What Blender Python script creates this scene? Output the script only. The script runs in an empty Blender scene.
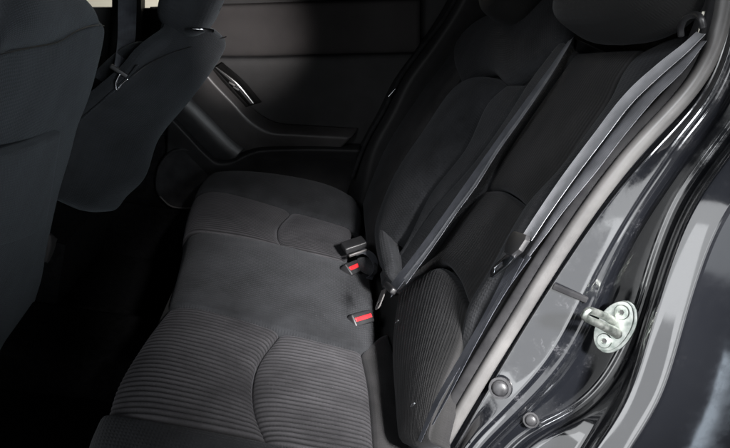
import bpy, bmesh, math, random
import numpy as np
from mathutils import Vector, Matrix
random.seed(7); rng = np.random.default_rng(7)
sc = bpy.context.scene
COL = sc.collection

# ------------------------------------------------------------------ camera (also used to measure points on known planes)
F_PX = 720.0
CAM = np.array([0.2415, -0.9566, 0.7849])
def cam_axes(yaw=6.6, pitch=21.5, roll=11.3):
    y, p, r = map(math.radians, (yaw, pitch, roll))
    Fv = np.array([math.sin(y)*math.cos(p), math.cos(y)*math.cos(p), -math.sin(p)])
    R0 = np.array([math.cos(y), -math.sin(y), 0.0]); U0 = np.cross(R0, Fv)
    return Fv, R0*math.cos(r)+U0*math.sin(r), -R0*math.sin(r)+U0*math.cos(r)
FW, RT, UP = cam_axes()
def ray(px, py):
    d = FW*F_PX + RT*(px-365.0) - UP*(py-224.0)
    return d/np.linalg.norm(d)
def atp(px, py, n, p0):
    n = np.array(n, float); d = ray(px, py)
    return CAM + d*(((np.array(p0, float)-CAM)@n)/(n@d))
def atY(px, py, v): return atp(px, py, (0, 1, 0), (0, v, 0))
def atX(px, py, v): return atp(px, py, (1, 0, 0), (v, 0, 0))
def atZ(px, py, v=0.0): return atp(px, py, (0, 0, 1), (0, 0, v))
BK = 0.42                                                    # rake of the rear backrest
def atB(px, py, off=0.0): return atp(px, py, (1, 0, -BK), (0.46-off, 0, 0))
BN = np.array([-1, 0, BK])/math.hypot(1, BK)
V3 = lambda *a: np.array(a, float)

cd = bpy.data.cameras.new('camera'); cam = bpy.data.objects.new('camera', cd); COL.objects.link(cam)
cd.sensor_width = 36; cd.lens = F_PX/730*36; cd.clip_start = 0.02; cd.clip_end = 200
M = Matrix(((RT[0], UP[0], -FW[0], CAM[0]), (RT[1], UP[1], -FW[1], CAM[1]), (RT[2], UP[2], -FW[2], CAM[2]), (0, 0, 0, 1)))
cam.matrix_world = M
sc.camera = cam

# ------------------------------------------------------------------ materials
def mat(name, col, rough=0.5, metal=0.0, spec=0.5, sheen=0.0, sheen_col=None, coat=0.0, coat_r=0.03, coat_ior=1.5, sheen_r=0.4):
    m = bpy.data.materials.new(name); m.use_nodes = True
    b = m.node_tree.nodes['Principled BSDF']
    b.inputs['Base Color'].default_value = (*col, 1); b.inputs['Roughness'].default_value = rough
    b.inputs['Metallic'].default_value = metal; b.inputs['Specular IOR Level'].default_value = spec
    b.inputs['Sheen Weight'].default_value = sheen; b.inputs['Sheen Roughness'].default_value = sheen_r
    if sheen_col: b.inputs['Sheen Tint'].default_value = (*sheen_col, 1)
    b.inputs['Coat Weight'].default_value = coat; b.inputs['Coat Roughness'].default_value = coat_r
    b.inputs['Coat IOR'].default_value = coat_ior
    return m
def N(m, t, **kw):
    n = m.node_tree.nodes.new(t)
    for k, v in kw.items():
        if k in n.inputs: n.inputs[k].default_value = v
        else: setattr(n, k, v)
    return n
def L(m, a, b): m.node_tree.links.new(a, b)
def bsdf(m): return m.node_tree.nodes['Principled BSDF']

def colour_noise(m, c1, c2, scale=6, detail=6, coord='Object', lo=0.35, hi=0.65, rough=None):
    tc = N(m, 'ShaderNodeTexCoord'); nz = N(m, 'ShaderNodeTexNoise', Scale=scale, Detail=detail, Roughness=0.6)
    L(m, tc.outputs[coord], nz.inputs['Vector'])
    r = N(m, 'ShaderNodeValToRGB'); r.color_ramp.elements[0].color = (*c1, 1); r.color_ramp.elements[1].color = (*c2, 1)
    r.color_ramp.elements[0].position = lo; r.color_ramp.elements[1].position = hi
    L(m, nz.outputs['Fac'], r.inputs['Fac']); L(m, r.outputs['Color'], bsdf(m).inputs['Base Color'])
    if rough:
        mr = N(m, 'ShaderNodeMapRange'); mr.inputs['To Min'].default_value = rough[0]; mr.inputs['To Max'].default_value = rough[1]
        L(m, nz.outputs['Fac'], mr.inputs['Value']); L(m, mr.outputs['Result'], bsdf(m).inputs['Roughness'])
    return nz

def weave(m, c1, c2, pitch=0.0016, strength=0.5, dist=0.0005, blotch=9, speck=0.0, cords=None):
    """knitted cloth: fine crossed thread pattern in metre UVs, plus slow colour drift"""
    nt = m.node_tree; b = bsdf(m)
    tc = N(m, 'ShaderNodeTexCoord')
    w1 = N(m, 'ShaderNodeTexWave', bands_direction='X', wave_profile='SIN'); w1.inputs['Scale'].default_value = 1/(pitch*math.pi)*0.5*math.pi/3.14159
    w2 = N(m, 'ShaderNodeTexWave', bands_direction='Y', wave_profile='SIN'); w2.inputs['Scale'].default_value = w1.inputs['Scale'].default_value*0.8
    for w in (w1, w2):
        w.inputs['Distortion'].default_value = 1.2; w.inputs['Detail'].default_value = 1; w.inputs['Detail Scale'].default_value = 0.4
        L(m, tc.outputs['UV'], w.inputs['Vector'])
    mu = N(m, 'ShaderNodeMath', operation='MULTIPLY'); L(m, w1.outputs['Fac'], mu.inputs[0]); L(m, w2.outputs['Fac'], mu.inputs[1])
    fz = N(m, 'ShaderNodeTexNoise', Scale=900, Detail=3, Roughness=0.7); L(m, tc.outputs['Object'], fz.inputs['Vector'])
    ad = N(m, 'ShaderNodeMath', operation='ADD'); L(m, mu.outputs[0], ad.inputs[0]); L(m, fz.outputs['Fac'], ad.inputs[1])
    bp = N(m, 'ShaderNodeBump', Strength=strength, Distance=dist); L(m, ad.outputs[0], bp.inputs['Height']); L(m, bp.outputs['Normal'], b.inputs['Normal'])
    nz = N(m, 'ShaderNodeTexNoise', Scale=blotch, Detail=7, Roughness=0.62); L(m, tc.outputs['Object'], nz.inputs['Vector'])
    n2 = N(m, 'ShaderNodeMath', operation='MULTIPLY'); n2.inputs[1].default_value = 0.3; L(m, fz.outputs['Fac'], n2.inputs[0])
    n3 = N(m, 'ShaderNodeMath', operation='ADD'); L(m, nz.outputs['Fac'], n3.inputs[0]); L(m, n2.outputs[0], n3.inputs[1])
    r = N(m, 'ShaderNodeValToRGB'); r.color_ramp.elements[0].color = (*c1, 1); r.color_ramp.elements[1].color = (*c2, 1)
    r.color_ramp.elements[0].position = 0.45; r.color_ramp.elements[1].position = 0.85
    L(m, n3.outputs[0], r.inputs['Fac'])
    out = r.outputs['Color']
    if speck:                                                  # sparse lint
        vo = N(m, 'ShaderNodeTexVoronoi', Scale=110); L(m, tc.outputs['Object'], vo.inputs['Vector'])
        lt = N(m, 'ShaderNodeMath', operation='LESS_THAN'); lt.inputs[1].default_value = 0.045; L(m, vo.outputs['Distance'], lt.inputs[0])
        n4 = N(m, 'ShaderNodeTexNoise', Scale=40, Detail=0); L(m, tc.outputs['Object'], n4.inputs['Vector'])
        gt = N(m, 'ShaderNodeMath', operation='GREATER_THAN'); gt.inputs[1].default_value = 0.66; L(m, n4.outputs['Fac'], gt.inputs[0])
        an = N(m, 'ShaderNodeMath', operation='MULTIPLY'); L(m, lt.outputs[0], an.inputs[0]); L(m, gt.outputs[0], an.inputs[1])
        a2 = N(m, 'ShaderNodeMath', operation='MULTIPLY'); a2.inputs[1].default_value = speck; L(m, an.outputs[0], a2.inputs[0])
        mx = N(m, 'ShaderNodeMix', data_type='RGBA'); L(m, a2.outputs[0], mx.inputs[0]); L(m, out, mx.inputs[6]); mx.inputs[7].default_value = (.3, .3, .32, 1)
        out = mx.outputs[2]
    if cords:                                                  # groove shade between the ribs, put into the colour
        at_ = N(m, 'ShaderNodeAttribute', attribute_name='rib_shade')
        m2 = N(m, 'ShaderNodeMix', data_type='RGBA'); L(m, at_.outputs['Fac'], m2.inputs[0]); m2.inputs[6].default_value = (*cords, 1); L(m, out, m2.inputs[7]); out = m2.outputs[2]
    L(m, out, b.inputs['Base Color'])

fab = mat('plain_cloth', (.03, .033, .04), .92, sheen=.04, sheen_col=(.9, .93, 1.0), spec=.2)
weave(fab, (.006, .0064, .0072), (.020, .021, .0235), pitch=.0032, strength=.8, dist=.0009, speck=.8)
rib = mat('ribbed_cloth', (.03, .03, .034), .9, sheen=.05, sheen_col=(.9, .9, 1.0), spec=.2)
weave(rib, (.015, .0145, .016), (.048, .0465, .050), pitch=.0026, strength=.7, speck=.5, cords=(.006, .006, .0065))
fab_f = mat('front_cloth', (.03, .034, .042), .9, sheen=.06, sheen_col=(.8, .9, 1.0), spec=.2)
weave(fab_f, (.0065, .0073, .0085), (.018, .0198, .0228), pitch=.0034, strength=.7, dist=.0008)
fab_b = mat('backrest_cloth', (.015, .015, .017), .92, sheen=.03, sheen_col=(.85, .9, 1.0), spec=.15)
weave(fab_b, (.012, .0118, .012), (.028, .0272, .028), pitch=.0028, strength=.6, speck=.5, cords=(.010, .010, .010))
soft = mat('soft_trim', (.012, .012, .014), .6, spec=.35); colour_noise(soft, (.007, .007, .0075), (.013, .013, .014), 14)
def grain(m, s=700, st=.3, d=.0004):
    tc = N(m, 'ShaderNodeTexCoord'); nz = N(m, 'ShaderNodeTexVoronoi', Scale=s); L(m, tc.outputs['Object'], nz.inputs['Vector'])
    bp = N(m, 'ShaderNodeBump', Strength=st, Distance=d); L(m, nz.outputs['Distance'], bp.inputs['Height']); L(m, bp.outputs['Normal'], bsdf(m).inputs['Normal'])
grain(soft)
door_cloth = mat('door_card', (.03, .028, .028), .8, spec=.2); colour_noise(door_cloth, (.026, .0245, .025), (.038, .0355, .0355), 5); grain(door_cloth, 500, .3)
hard = mat('hard_plastic', (.012, .012, .013), .42, spec=.4); colour_noise(hard, (.010, .010, .011), (.016, .016, .017), 20, rough=(.36, .5))
satin = mat('satin_plastic', (.05, .048, .048), .42, spec=.4); colour_noise(satin, (.038, .036, .036), (.055, .052, .052), 10, rough=(.3, .46))
piano = mat('switch_plastic', (.006, .006, .006), .18)
shade_carpet = mat('shade_carpet', (.006, .006, .0065), 1.0, spec=.05); colour_noise(shade_carpet, (.002, .002, .0022), (.006, .006, .0065), 60); grain(shade_carpet, 400, .8, .002)  # near-black, footwell shade put into the colour
rubber = mat('seal_rubber', (.09, .087, .085), .36, spec=.6); colour_noise(rubber, (.05, .049, .049), (.085, .083, .082), 8, rough=(.30, .44))
dark_rubber = mat('dark_rubber', (.02, .02, .021), .85, spec=.15); colour_noise(dark_rubber, (.008, .008, .009), (.016, .016, .017), 30)
plug_rubber = mat('plug_rubber', (.05, .05, .053), .38, spec=.5); colour_noise(plug_rubber, (.012, .012, .013), (.03, .03, .032), 60)
chrome = mat('chrome', (.75, .77, .8), .12, metal=1); colour_noise(chrome, (.6, .62, .65), (.85, .87, .9), 30, rough=(.08, .25))
zinc = mat('zinc_plate', (.62, .64, .60), .45, metal=1); colour_noise(zinc, (.22, .25, .23), (.55, .57, .54), 60, rough=(.32, .55))
zhole = mat('bolt_recess', (.05, .05, .05), .5, metal=.6)
red = mat('release_button', (.45, .02, .025), .35, spec=.5); colour_noise(red, (.30, .012, .016), (.42, .022, .026), 80)
label_white = mat('tag_white', (.6, .6, .58), .5)
cream = mat('cream_wall', (.75, .72, .62), .8)
concrete = mat('showroom_floor', (.14, .14, .14), .5); colour_noise(concrete, (.035, .035, .036), (.055, .055, .056), 1.5, rough=(.4, .6))

def webbing(name, c1, c2, sheen=.3):
    m = mat(name, c1, .85, sheen=sheen, sheen_col=(.85, .9, 1), spec=.12); b = bsdf(m)
    tc = N(m, 'ShaderNodeTexCoord'); sp = N(m, 'ShaderNodeSeparateXYZ'); L(m, tc.outputs['UV'], sp.inputs[0])
    # u across (metres), v along (metres): lengthwise cords plus fine herringbone
    def sine(src, k, add=None):
        mm = N(m, 'ShaderNodeMath', operation='MULTIPLY'); mm.inputs[1].default_value = k; L(m, src, mm.inputs[0])
        o = mm.outputs[0]
        if add is not None:
            a = N(m, 'ShaderNodeMath', operation='ADD'); L(m, o, a.inputs[0]); L(m, add, a.inputs[1]); o = a.outputs[0]
        s = N(m, 'ShaderNodeMath', operation='SINE'); L(m, o, s.inputs[0]); return s.outputs[0]
    cords = sine(sp.outputs[0], 2*math.pi/.0036)
    kv = N(m, 'ShaderNodeMath', operation='MULTIPLY'); kv.inputs[1].default_value = 2*math.pi/.0016; L(m, sp.outputs[1], kv.inputs[0])
    herr = sine(sp.outputs[0], 2*math.pi/.0026, kv.outputs[0])
    ad = N(m, 'ShaderNodeMath', operation='MULTIPLY_ADD'); ad.inputs[1].default_value = .35; L(m, herr, ad.inputs[0]); L(m, cords, ad.inputs[2])
    bp = N(m, 'ShaderNodeBump', Strength=.2, Distance=.0005); L(m, ad.outputs[0], bp.inputs['Height']); L(m, bp.outputs['Normal'], b.inputs['Normal'])
    nz = N(m, 'ShaderNodeTexNoise', Scale=35, Detail=5); L(m, tc.outputs['Object'], nz.inputs['Vector'])
    a3 = N(m, 'ShaderNodeMath', operation='MULTIPLY_ADD'); a3.inputs[1].default_value = .07; L(m, ad.outputs[0], a3.inputs[0]); L(m, nz.outputs['Fac'], a3.inputs[2])
    r = N(m, 'ShaderNodeValToRGB'); r.color_ramp.elements[0].color = (*c1, 1); r.color_ramp.elements[1].color = (*c2, 1)
    r.color_ramp.elements[0].position = .3; r.color_ramp.elements[1].position = .75
    L(m, a3.outputs[0], r.inputs['Fac']); L(m, r.outputs['Color'], b.inputs['Base Color'])
    return m
web_n = webbing('webbing_lit', (.18, .183, .195), (.28, .285, .30), sheen=.1)  # lit and shaded tones of one webbing, light put into the colour
web_c = webbing('webbing_dim', (.034, .036, .043), (.062, .065, .075), sheen=.08)
web_m = webbing('webbing_half_lit', (.065, .067, .073), (.12, .123, .134), sheen=.1)
web_d = webbing('webbing_shade', (.02, .021, .026), (.04, .042, .05))

def paint_mat(name, base=(.003, .0035, .005), scr=1.0, speclvl=.8, coat_ior=2.2):
    m = mat(name, base, .6, metal=.0, spec=.08, coat=1.0, coat_r=.025, coat_ior=coat_ior)
    b = bsdf(m); tc = N(m, 'ShaderNodeTexCoord')
    nz = N(m, 'ShaderNodeTexNoise', Scale=28, Detail=10, Roughness=.75); L(m, tc.outputs['Object'], nz.inputs['Vector'])
    mr = N(m, 'ShaderNodeMapRange'); mr.inputs['From Min'].default_value = .45; mr.inputs['From Max'].default_value = .75
    mr.inputs['To Min'].default_value = .075; mr.inputs['To Max'].default_value = .14+.2*scr
    L(m, nz.outputs['Fac'], mr.inputs['Value']); L(m, mr.outputs['Result'], b.inputs['Coat Roughness'])
    # dust and fine scuffs
    n2 = N(m, 'ShaderNodeTexNoise', Scale=240, Detail=6, Roughness=.8); L(m, tc.outputs['Object'], n2.inputs['Vector'])
    mu = N(m, 'ShaderNodeMath', operation='MULTIPLY'); L(m, nz.outputs['Fac'], mu.inputs[0]); L(m, n2.outputs['Fac'], mu.inputs[1])
    r = N(m, 'ShaderNodeValToRGB'); r.color_ramp.elements[0].color = (*base, 1); r.color_ramp.elements[1].color = ((.11, .11, .12, 1) if scr > .5 else (.02, .02, .022, 1))
    r.color_ramp.elements[0].position = .31; r.color_ramp.elements[1].position = .60 if scr > .5 else .8
    L(m, mu.outputs[0], r.inputs['Fac']); L(m, r.outputs['Color'], b.inputs['Base Color'])
    n3 = N(m, 'ShaderNodeTexNoise', Scale=14, Detail=2); L(m, tc.outputs['Object'], n3.inputs['Vector'])
    bp = N(m, 'ShaderNodeBump', Strength=.10, Distance=.003); L(m, n3.outputs['Fac'], bp.inputs['Height']); L(m, bp.outputs['Normal'], b.inputs['Coat Normal'])
    return m
paint = paint_mat('black_paint', scr=.1)
paint_j = paint_mat('jamb_paint', scr=1.0)

# ------------------------------------------------------------------ objects
def tag(o, label=None, cat=None, group=None, kind=None):
    if label: o['label'] = label
    if cat: o['category'] = cat
    if group: o['group'] = group
    if kind: o['kind'] = kind
    return o
def empty(name, loc, label, cat, group=None):
    o = bpy.data.objects.new(name, None); COL.objects.link(o); o.location = loc; o.empty_display_size = .05
    return tag(o, label, cat, group)
def add(name, verts, faces, m, parent=None, uvs=None, smooth=True, rib_shade=None):
    me = bpy.data.meshes.new(name)
    me.from_pydata([tuple(map(float, v)) for v in verts], [], [tuple(map(int, f)) for f in faces])
    if uvs is not None:
        uvl = me.uv_layers.new(name='UVMap')
        li = np.zeros(len(me.loops), int); me.loops.foreach_get('vertex_index', li)
        uvl.data.foreach_set('uv', np.asarray(uvs, float)[li].ravel())
    me.materials.append(m)
    if rib_shade is not None: me.attributes.new('rib_shade', 'FLOAT', 'POINT').data.foreach_set('value', np.asarray(rib_shade, float))
    bm = bmesh.new(); bm.from_mesh(me); bmesh.ops.recalc_face_normals(bm, faces=bm.faces); bm.to_mesh(me); bm.free()
    if smooth: me.polygons.foreach_set('use_smooth', [True]*len(me.polygons))
    me.update()
    o = bpy.data.objects.new(name, me); COL.objects.link(o)
    if parent is not None:
        w = world_of(parent); o.parent = parent
        # keep mesh in world coordinates: shift by the parents' accumulated location
        me.transform(Matrix.Translation(-w))
    return o
def world_of(o):
    w = Vector((0, 0, 0))
    while o: w = w+o.location; o = o.parent
    return w
def sharp(o, ang=35):
    me = o.data
    bm = bmesh.new(); bm.from_mesh(me)
    for e in bm.edges:
        if len(e.link_faces) == 2 and e.calc_face_angle(0) > math.radians(ang): e.smooth = False
    bm.to_mesh(me); bm.free(); return o

def spline(pts, n, closed=False):
    P = np.asarray(pts, float)
    if len(P) == 2:
        t = np.linspace(0, 1, n)[:, None]; return P[0]*(1-t)+P[1]*t
    if closed: Q = np.vstack([P[-1], P, P[0], P[1]])
    else: Q = np.vstack([2*P[0]-P[1], P, 2*P[-1]-P[-2]])
    out = []
    for i in range(1, len(Q)-2):
        p0, p1, p2, p3 = Q[i-1], Q[i], Q[i+1], Q[i+2]
        t01 = max(np.linalg.norm(p1-p0), 1e-6)**.5; t12 = max(np.linalg.norm(p2-p1), 1e-6)**.5; t23 = max(np.linalg.norm(p3-p2), 1e-6)**.5
        m1 = (p2-p1+t12*((p1-p0)/t01-(p2-p0)/(t01+t12))); m2 = (p2-p1+t12*((p3-p2)/t23-(p3-p1)/(t12+t23)))
        for t in np.linspace(0, 1, 24, endpoint=False):
            out.append((2*t**3-3*t*t+1)*p1+(t**3-2*t*t+t)*m1+(-2*t**3+3*t*t)*p2+(t**3-t*t)*m2)
    if not closed: out.append(Q[-2])
    out = np.array(out)
    if closed: out = np.vstack([out, out[:1]])
    s = np.concatenate([[0], np.cumsum(np.linalg.norm(np.diff(out, axis=0), axis=1))])
    u = np.linspace(0, s[-1], n+1 if closed else n)
    R_ = np.array([np.interp(u, s, out[:, k]) for k in range(P.shape[1])]).T
    return R_[:-1] if closed else R_
def length(c): return float(np.sum(np.linalg.norm(np.diff(c, axis=0), axis=1)))
def grid_normals(G):
    du = np.gradient(G, axis=0); dv = np.gradient(G, axis=1); n = np.cross(du, dv)
    l = np.linalg.norm(n, axis=2, keepdims=True); l[l < 1e-12] = 1; return n/l
def gfaces(a, b, off=0, wrap=False):
    f = []
    for i in range(a-1):
        for j in range(b if wrap else b-1):
            j2 = (j+1) % b; f.append((off+i*b+j, off+i*b+j2, off+(i+1)*b+j2, off+(i+1)*b+j))
    return f

def patch(name, c0, c1, d0, d1, hint, m, parent, nu=60, nv=60, puff=.01, tuck=None, ribs=0, rib_amp=.0012, skirt=.03, dents=(), wav=.0, hfun=None):
    """padded panel: c0/c1 run along u at v=0/1, d0/d1 along v at u=0/1; tuck = {edge:(depth, radius)}"""
    c0, c1, d0, d1 = [spline(c, k) for c, k in ((c0, nu), (c1, nu), (d0, nv), (d1, nv))]
    for c, e0, e1 in ((d0, c0[0], c1[0]), (d1, c0[-1], c1[-1])):   # close corners
        t = np.linspace(0, 1, len(c))[:, None]; c += (e0-c[0])*(1-t)+(e1-c[-1])*t
    u = np.linspace(0, 1, nu)[:, None, None]; v = np.linspace(0, 1, nv)[None, :, None]
    G = (1-v)*c0[:, None]+v*c1[:, None]+(1-u)*d0[None]+u*d1[None] \
        - ((1-u)*(1-v)*c0[0]+u*(1-v)*c0[-1]+(1-u)*v*c1[0]+u*v*c1[-1])
    Lu = (length(c0)+length(c1))/2; Lv = (length(d0)+length(d1))/2
    Nn = grid_normals(G)
    if np.mean(Nn@np.array(hint, float)) < 0: Nn = -Nn
    uu = u[..., 0]; vv = v[..., 0]
    H = puff*(np.clip(4*uu*(1-uu), 0, 1)**.7)*(np.clip(4*vv*(1-vv), 0, 1)**.7)
    tk = dict(u0=(.007, .018), u1=(.007, .018), v0=(.007, .018), v1=(.007, .018)); tk.update(tuck or {})
    def drop(d, de, r):
        q = np.clip(1-d/max(r, 1e-6), 0, 1); return de*(1-np.sqrt(np.clip(1-q*q, 0, 1)))
    H = H-drop(uu*Lu, *tk['u0'])-drop((1-uu)*Lu, *tk['u1'])-drop(vv*Lv, *tk['v0'])-drop((1-vv)*Lv, *tk['v1'])
    rib_shade = np.ones_like(H)
    if ribs:
        fade = np.clip(uu*Lu/.02, 0, 1)*np.clip((1-uu)*Lu/.004, 0, 1)*np.clip(vv*Lv/.012, 0, 1)*np.clip((1-vv)*Lv/.012, 0, 1)
        ph = vv*ribs+.12*np.sin(uu*5+vv*9)
        H = H+rib_amp*(np.abs(np.sin(math.pi*ph))**.7-.6)*(.35+.65*fade)
        rib_shade = np.broadcast_to(np.abs(np.sin(math.pi*ph))**1.6, H.shape)
    if wav:
        H = H+wav*(np.sin(uu*7+vv*4+1)+np.sin(uu*3-vv*9)+.6*np.sin(uu*15+vv*11)*np.cos(vv*6))*np.clip(4*uu*(1-uu), 0, 1)*np.clip(4*vv*(1-vv), 0, 1)
    if hfun is not None: H = H+hfun(uu, vv)
    S = G+Nn*H[..., None]
    verts = list(S.reshape(-1, 3)); faces = gfaces(nu, nv)
    uv = np.stack(np.broadcast_arrays(uu*Lu, vv*Lv), -1).reshape(-1, 2).tolist()
    # skirt down the sides closes the padding
    rim = [(i, 0) for i in range(nu)]+[(nu-1, j) for j in range(1, nv)]+[(i, nv-1) for i in range(nu-2, -1, -1)]+[(0, j) for j in range(nv-2, 0, -1)]
    if skirt:
        base = len(verts)
        for i, j in rim: verts.append(S[i, j]-Nn[i, j]*skirt); uv.append((i/nu*Lu, j/nv*Lv+skirt))
        k = len(rim)
        for a in range(k):
            b = (a+1) % k; faces.append((rim[a][0]*nv+rim[a][1], rim[b][0]*nv+rim[b][1], base+b, base+a))
        cen = sum(verts[base:])/k; verts.append(cen); uv.append((0, 0))
        for a in range(k): faces.append((base+a, base+(a+1) % k, len(verts)-1))
    cd_ = list(rib_shade.ravel()); cd_ += [1.0]*(len(verts)-len(cd_))
    return add(name, verts, faces, m, parent, uv, rib_shade=cd_)

def tube(name, path, r, m, parent, n=80, seg=16, squash=1.0, side=None, caps=True):
    c = spline(path, n); rr = np.interp(np.linspace(0, 1, n), np.linspace(0, 1, len(r)), r) if hasattr(r, '__len__') else np.full(n, r)
    T = np.gradient(c, axis=0); T /= np.linalg.norm(T, axis=1, keepdims=True)
    a = np.array(side if side is not None else (0, 0, 1), float); verts = []; uv = []
    S = np.concatenate([[0], np.cumsum(np.linalg.norm(np.diff(c, axis=0), axis=1))])
    for i in range(n):
        e1 = a-T[i]*(a@T[i]); e1 /= np.linalg.norm(e1); e2 = np.cross(T[i], e1); a = e1 if side is None else a
        for k in range(seg):
            th = 2*math.pi*k/seg; verts.append(c[i]+rr[i]*(math.cos(th)*e1+math.sin(th)*squash*e2)); uv.append((k/seg, S[i]))
    f = gfaces(n, seg, wrap=True)
    if caps:
        f.append(tuple(range(seg))); f.append(tuple((n-1)*seg+k for k in range(seg)))
    return add(name, verts, f, m, parent, uv)

def ribbon(name, pairs, m, parent, n=120, across=10, thick=.0006, bow=0.0):
    """pairs: (left point, right point) along the strap; a thin closed band of webbing"""
    Lc = spline([p[0] for p in pairs], n); Rc = spline([p[1] for p in pairs], n)
    t = np.linspace(0, 1, across)[None, :, None]
    G = Lc[:, None]*(1-t)+Rc[:, None]*t
    Nn = grid_normals(G)
    G = G+Nn*(bow*(4*t*(1-t)))
    S = np.concatenate([[0], np.cumsum(np.linalg.norm(np.diff((Lc+Rc)/2, axis=0), axis=1))])
    W = np.linalg.norm(Rc-Lc, axis=1).mean()
    uv = [(W*j/(across-1), S[i]) for i in range(n) for j in range(across)]
    A = (G+Nn*thick/2).reshape(-1, 3); B = (G-Nn*thick/2).reshape(-1, 3)
    verts = list(A)+list(B); f = gfaces(n, across)+gfaces(n, across, n*across); o2 = n*across
    for i in range(n-1):
        for j in (0, across-1):
            f.append((i*across+j, (i+1)*across+j, o2+(i+1)*across+j, o2+i*across+j))
    for i in (0, n-1):
        for j in range(across-1): f.append((i*across+j, i*across+j+1, o2+i*across+j+1, o2+i*across+j))
    return sharp(add(name, verts, f, m, parent, uv+uv), 60)

def strap(name, cen, widths, m, parent, n=150, bow=.0, nrm=None, base=None):
    P = np.array([(base or atB)(*c) for c in cen]); W = np.interp(np.linspace(0, 1, 40), np.linspace(0, 1, len(widths)), widths)
    P = spline(P, 40); T = np.gradient(P, axis=0); T /= np.linalg.norm(T, axis=1, keepdims=True)
    S = np.cross(T, BN if nrm is None else nrm); S /= np.linalg.norm(S, axis=1, keepdims=True)
    return ribbon(name, [(P[i]-S[i]*W[i]/2, P[i]+S[i]*W[i]/2) for i in range(40)], m, parent, n=n, bow=bow)

def frame(x, up):
    """orthonormal frame from a length axis and an approximate up"""
    x = np.array(x, float); x /= np.linalg.norm(x); up = np.array(up, float)
    z = up-x*(up@x); z /= np.linalg.norm(z); y = np.cross(z, x); return x, y, z
def box(name, c, ax, size, m, parent, bev=.002, taper=1.0, seg=3):
    X, Y, Z = ax; bm = bmesh.new(); bmesh.ops.create_cube(bm, size=1)
    for v in bm.verts:
        s = taper if v.co.x > 0 else 1.0
        v.co = Vector((v.co.x*size[0], v.co.y*size[1]*s, v.co.z*size[2]*s))
    bmesh.ops.bevel(bm, geom=bm.edges[:], offset=bev, segments=seg, profile=.6, affect='EDGES')
    verts = [np.array(c)+X*v.co.x+Y*v.co.y+Z*v.co.z for v in bm.verts]
    faces = [[v.index for v in f.verts] for f in bm.faces]; bm.free()
    return sharp(add(name, verts, faces, m, parent, [(v[0], v[2]) for v in verts]), 50)
def plate(name, outline, c, ax, thick, m, parent, holes=(), bev=.0006):
    """flat plate from a 2D outline (in ax X,Y), optional holes, bevelled"""
    X, Y, Z = ax; bm = bmesh.new()
    def loop(pts): 
        vs = [bm.verts.new((p[0], p[1], 0)) for p in pts]
        return [bm.edges.new((vs[i], vs[(i+1) % len(vs)])) for i in range(len(vs))]
    es = loop(outline)
    for h in holes: es += loop(h)
    bmesh.ops.triangle_fill(bm, use_beauty=True, edges=es)
    r = bmesh.ops.extrude_face_region(bm, geom=bm.faces[:])
    bmesh.ops.translate(bm, verts=[g for g in r['geom'] if isinstance(g, bmesh.types.BMVert)], vec=(0, 0, thick))
    bm.verts.index_update(); 
    bmesh.ops.recalc_face_normals(bm, faces=bm.faces)
    se = [e for e in bm.edges if len(e.link_faces) == 2 and e.calc_face_angle(0) > 1.0]
    if bev: bmesh.ops.bevel(bm, geom=se, offset=bev, segments=2, profile=.6, affect='EDGES')
    bm.verts.index_update()
    verts = [np.array(c)+X*v.co.x+Y*v.co.y+Z*v.co.z for v in bm.verts]
    faces = [[v.index for v in f.verts] for f in bm.faces]; bm.free()
    return sharp(add(name, verts, faces, m, parent), 30)
def lathe(name, prof, c, ax, m, parent, seg=40):
    X, Y, Z = ax; verts = []; k = len(prof)
    for r, h in prof:
        for s in range(seg):
            th = 2*math.pi*s/seg; verts.append(np.array(c)+X*r*math.cos(th)+Y*r*math.sin(th)+Z*h)
    f = gfaces(k, seg, wrap=True); f.append(tuple(range(seg))); f.append(tuple((k-1)*seg+s for s in range(seg)))
    return sharp(add(name, verts, f, m, parent), 45)
def circle(cx, cy, r, n=20): return [(cx+r*math.cos(2*math.pi*i/n), cy+r*math.sin(2*math.pi*i/n)) for i in range(n)]

def loft(name, cols, m, parent, n=110, sub=6, thick=.0015, linear=False):
    """sheet-metal skin through a list of lengthwise curves; given real thickness behind"""
    C = [np.array(c) if len(c) == n else spline(c, n) for c in cols]; G0 = np.array(C)                    # k,n,3
    kk = (len(cols)-1)*sub+1
    G = np.zeros((n, kk, 3))
    for i in range(n):
        P = G0[:, i]
        Q = np.vstack([2*P[0]-P[1], P, 2*P[-1]-P[-2]]); row = []
        for a in range(1, len(Q)-2):
            p0, p1, p2, p3 = Q[a-1:a+3]
            t01, t12, t23 = [max(np.linalg.norm(q), 1e-6)**.5 for q in (p1-p0, p2-p1, p3-p2)]
            m1 = (p2-p1+t12*((p1-p0)/t01-(p2-p0)/(t01+t12))); m2 = (p2-p1+t12*((p3-p2)/t23-(p3-p1)/(t12+t23)))
            for t in np.linspace(0, 1, sub, endpoint=False):
                row.append(p1*(1-t)+p2*t if linear else (2*t**3-3*t*t+1)*p1+(t**3-2*t*t+t)*m1+(-2*t**3+3*t*t)*p2+(t**3-t*t)*m2)
        row.append(Q[-2]); G[i] = row
    Nn = grid_normals(G)
    if np.mean(Nn@(CAM-G.mean(axis=(0, 1)))) < 0: Nn = -Nn
    A = G.reshape(-1, 3); B = (G-Nn*thick).reshape(-1, 3); o2 = n*kk
    f = gfaces(n, kk)+gfaces(n, kk, o2)
    for i in range(n-1):
        for j in (0, kk-1): f.append((i*kk+j, (i+1)*kk+j, o2+(i+1)*kk+j, o2+i*kk+j))
    for i in (0, n-1):
        for j in range(kk-1): f.append((i*kk+j, i*kk+j+1, o2+i*kk+j+1, o2+i*kk+j))
    return add(name, list(A)+list(B), f, m, parent)

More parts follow.
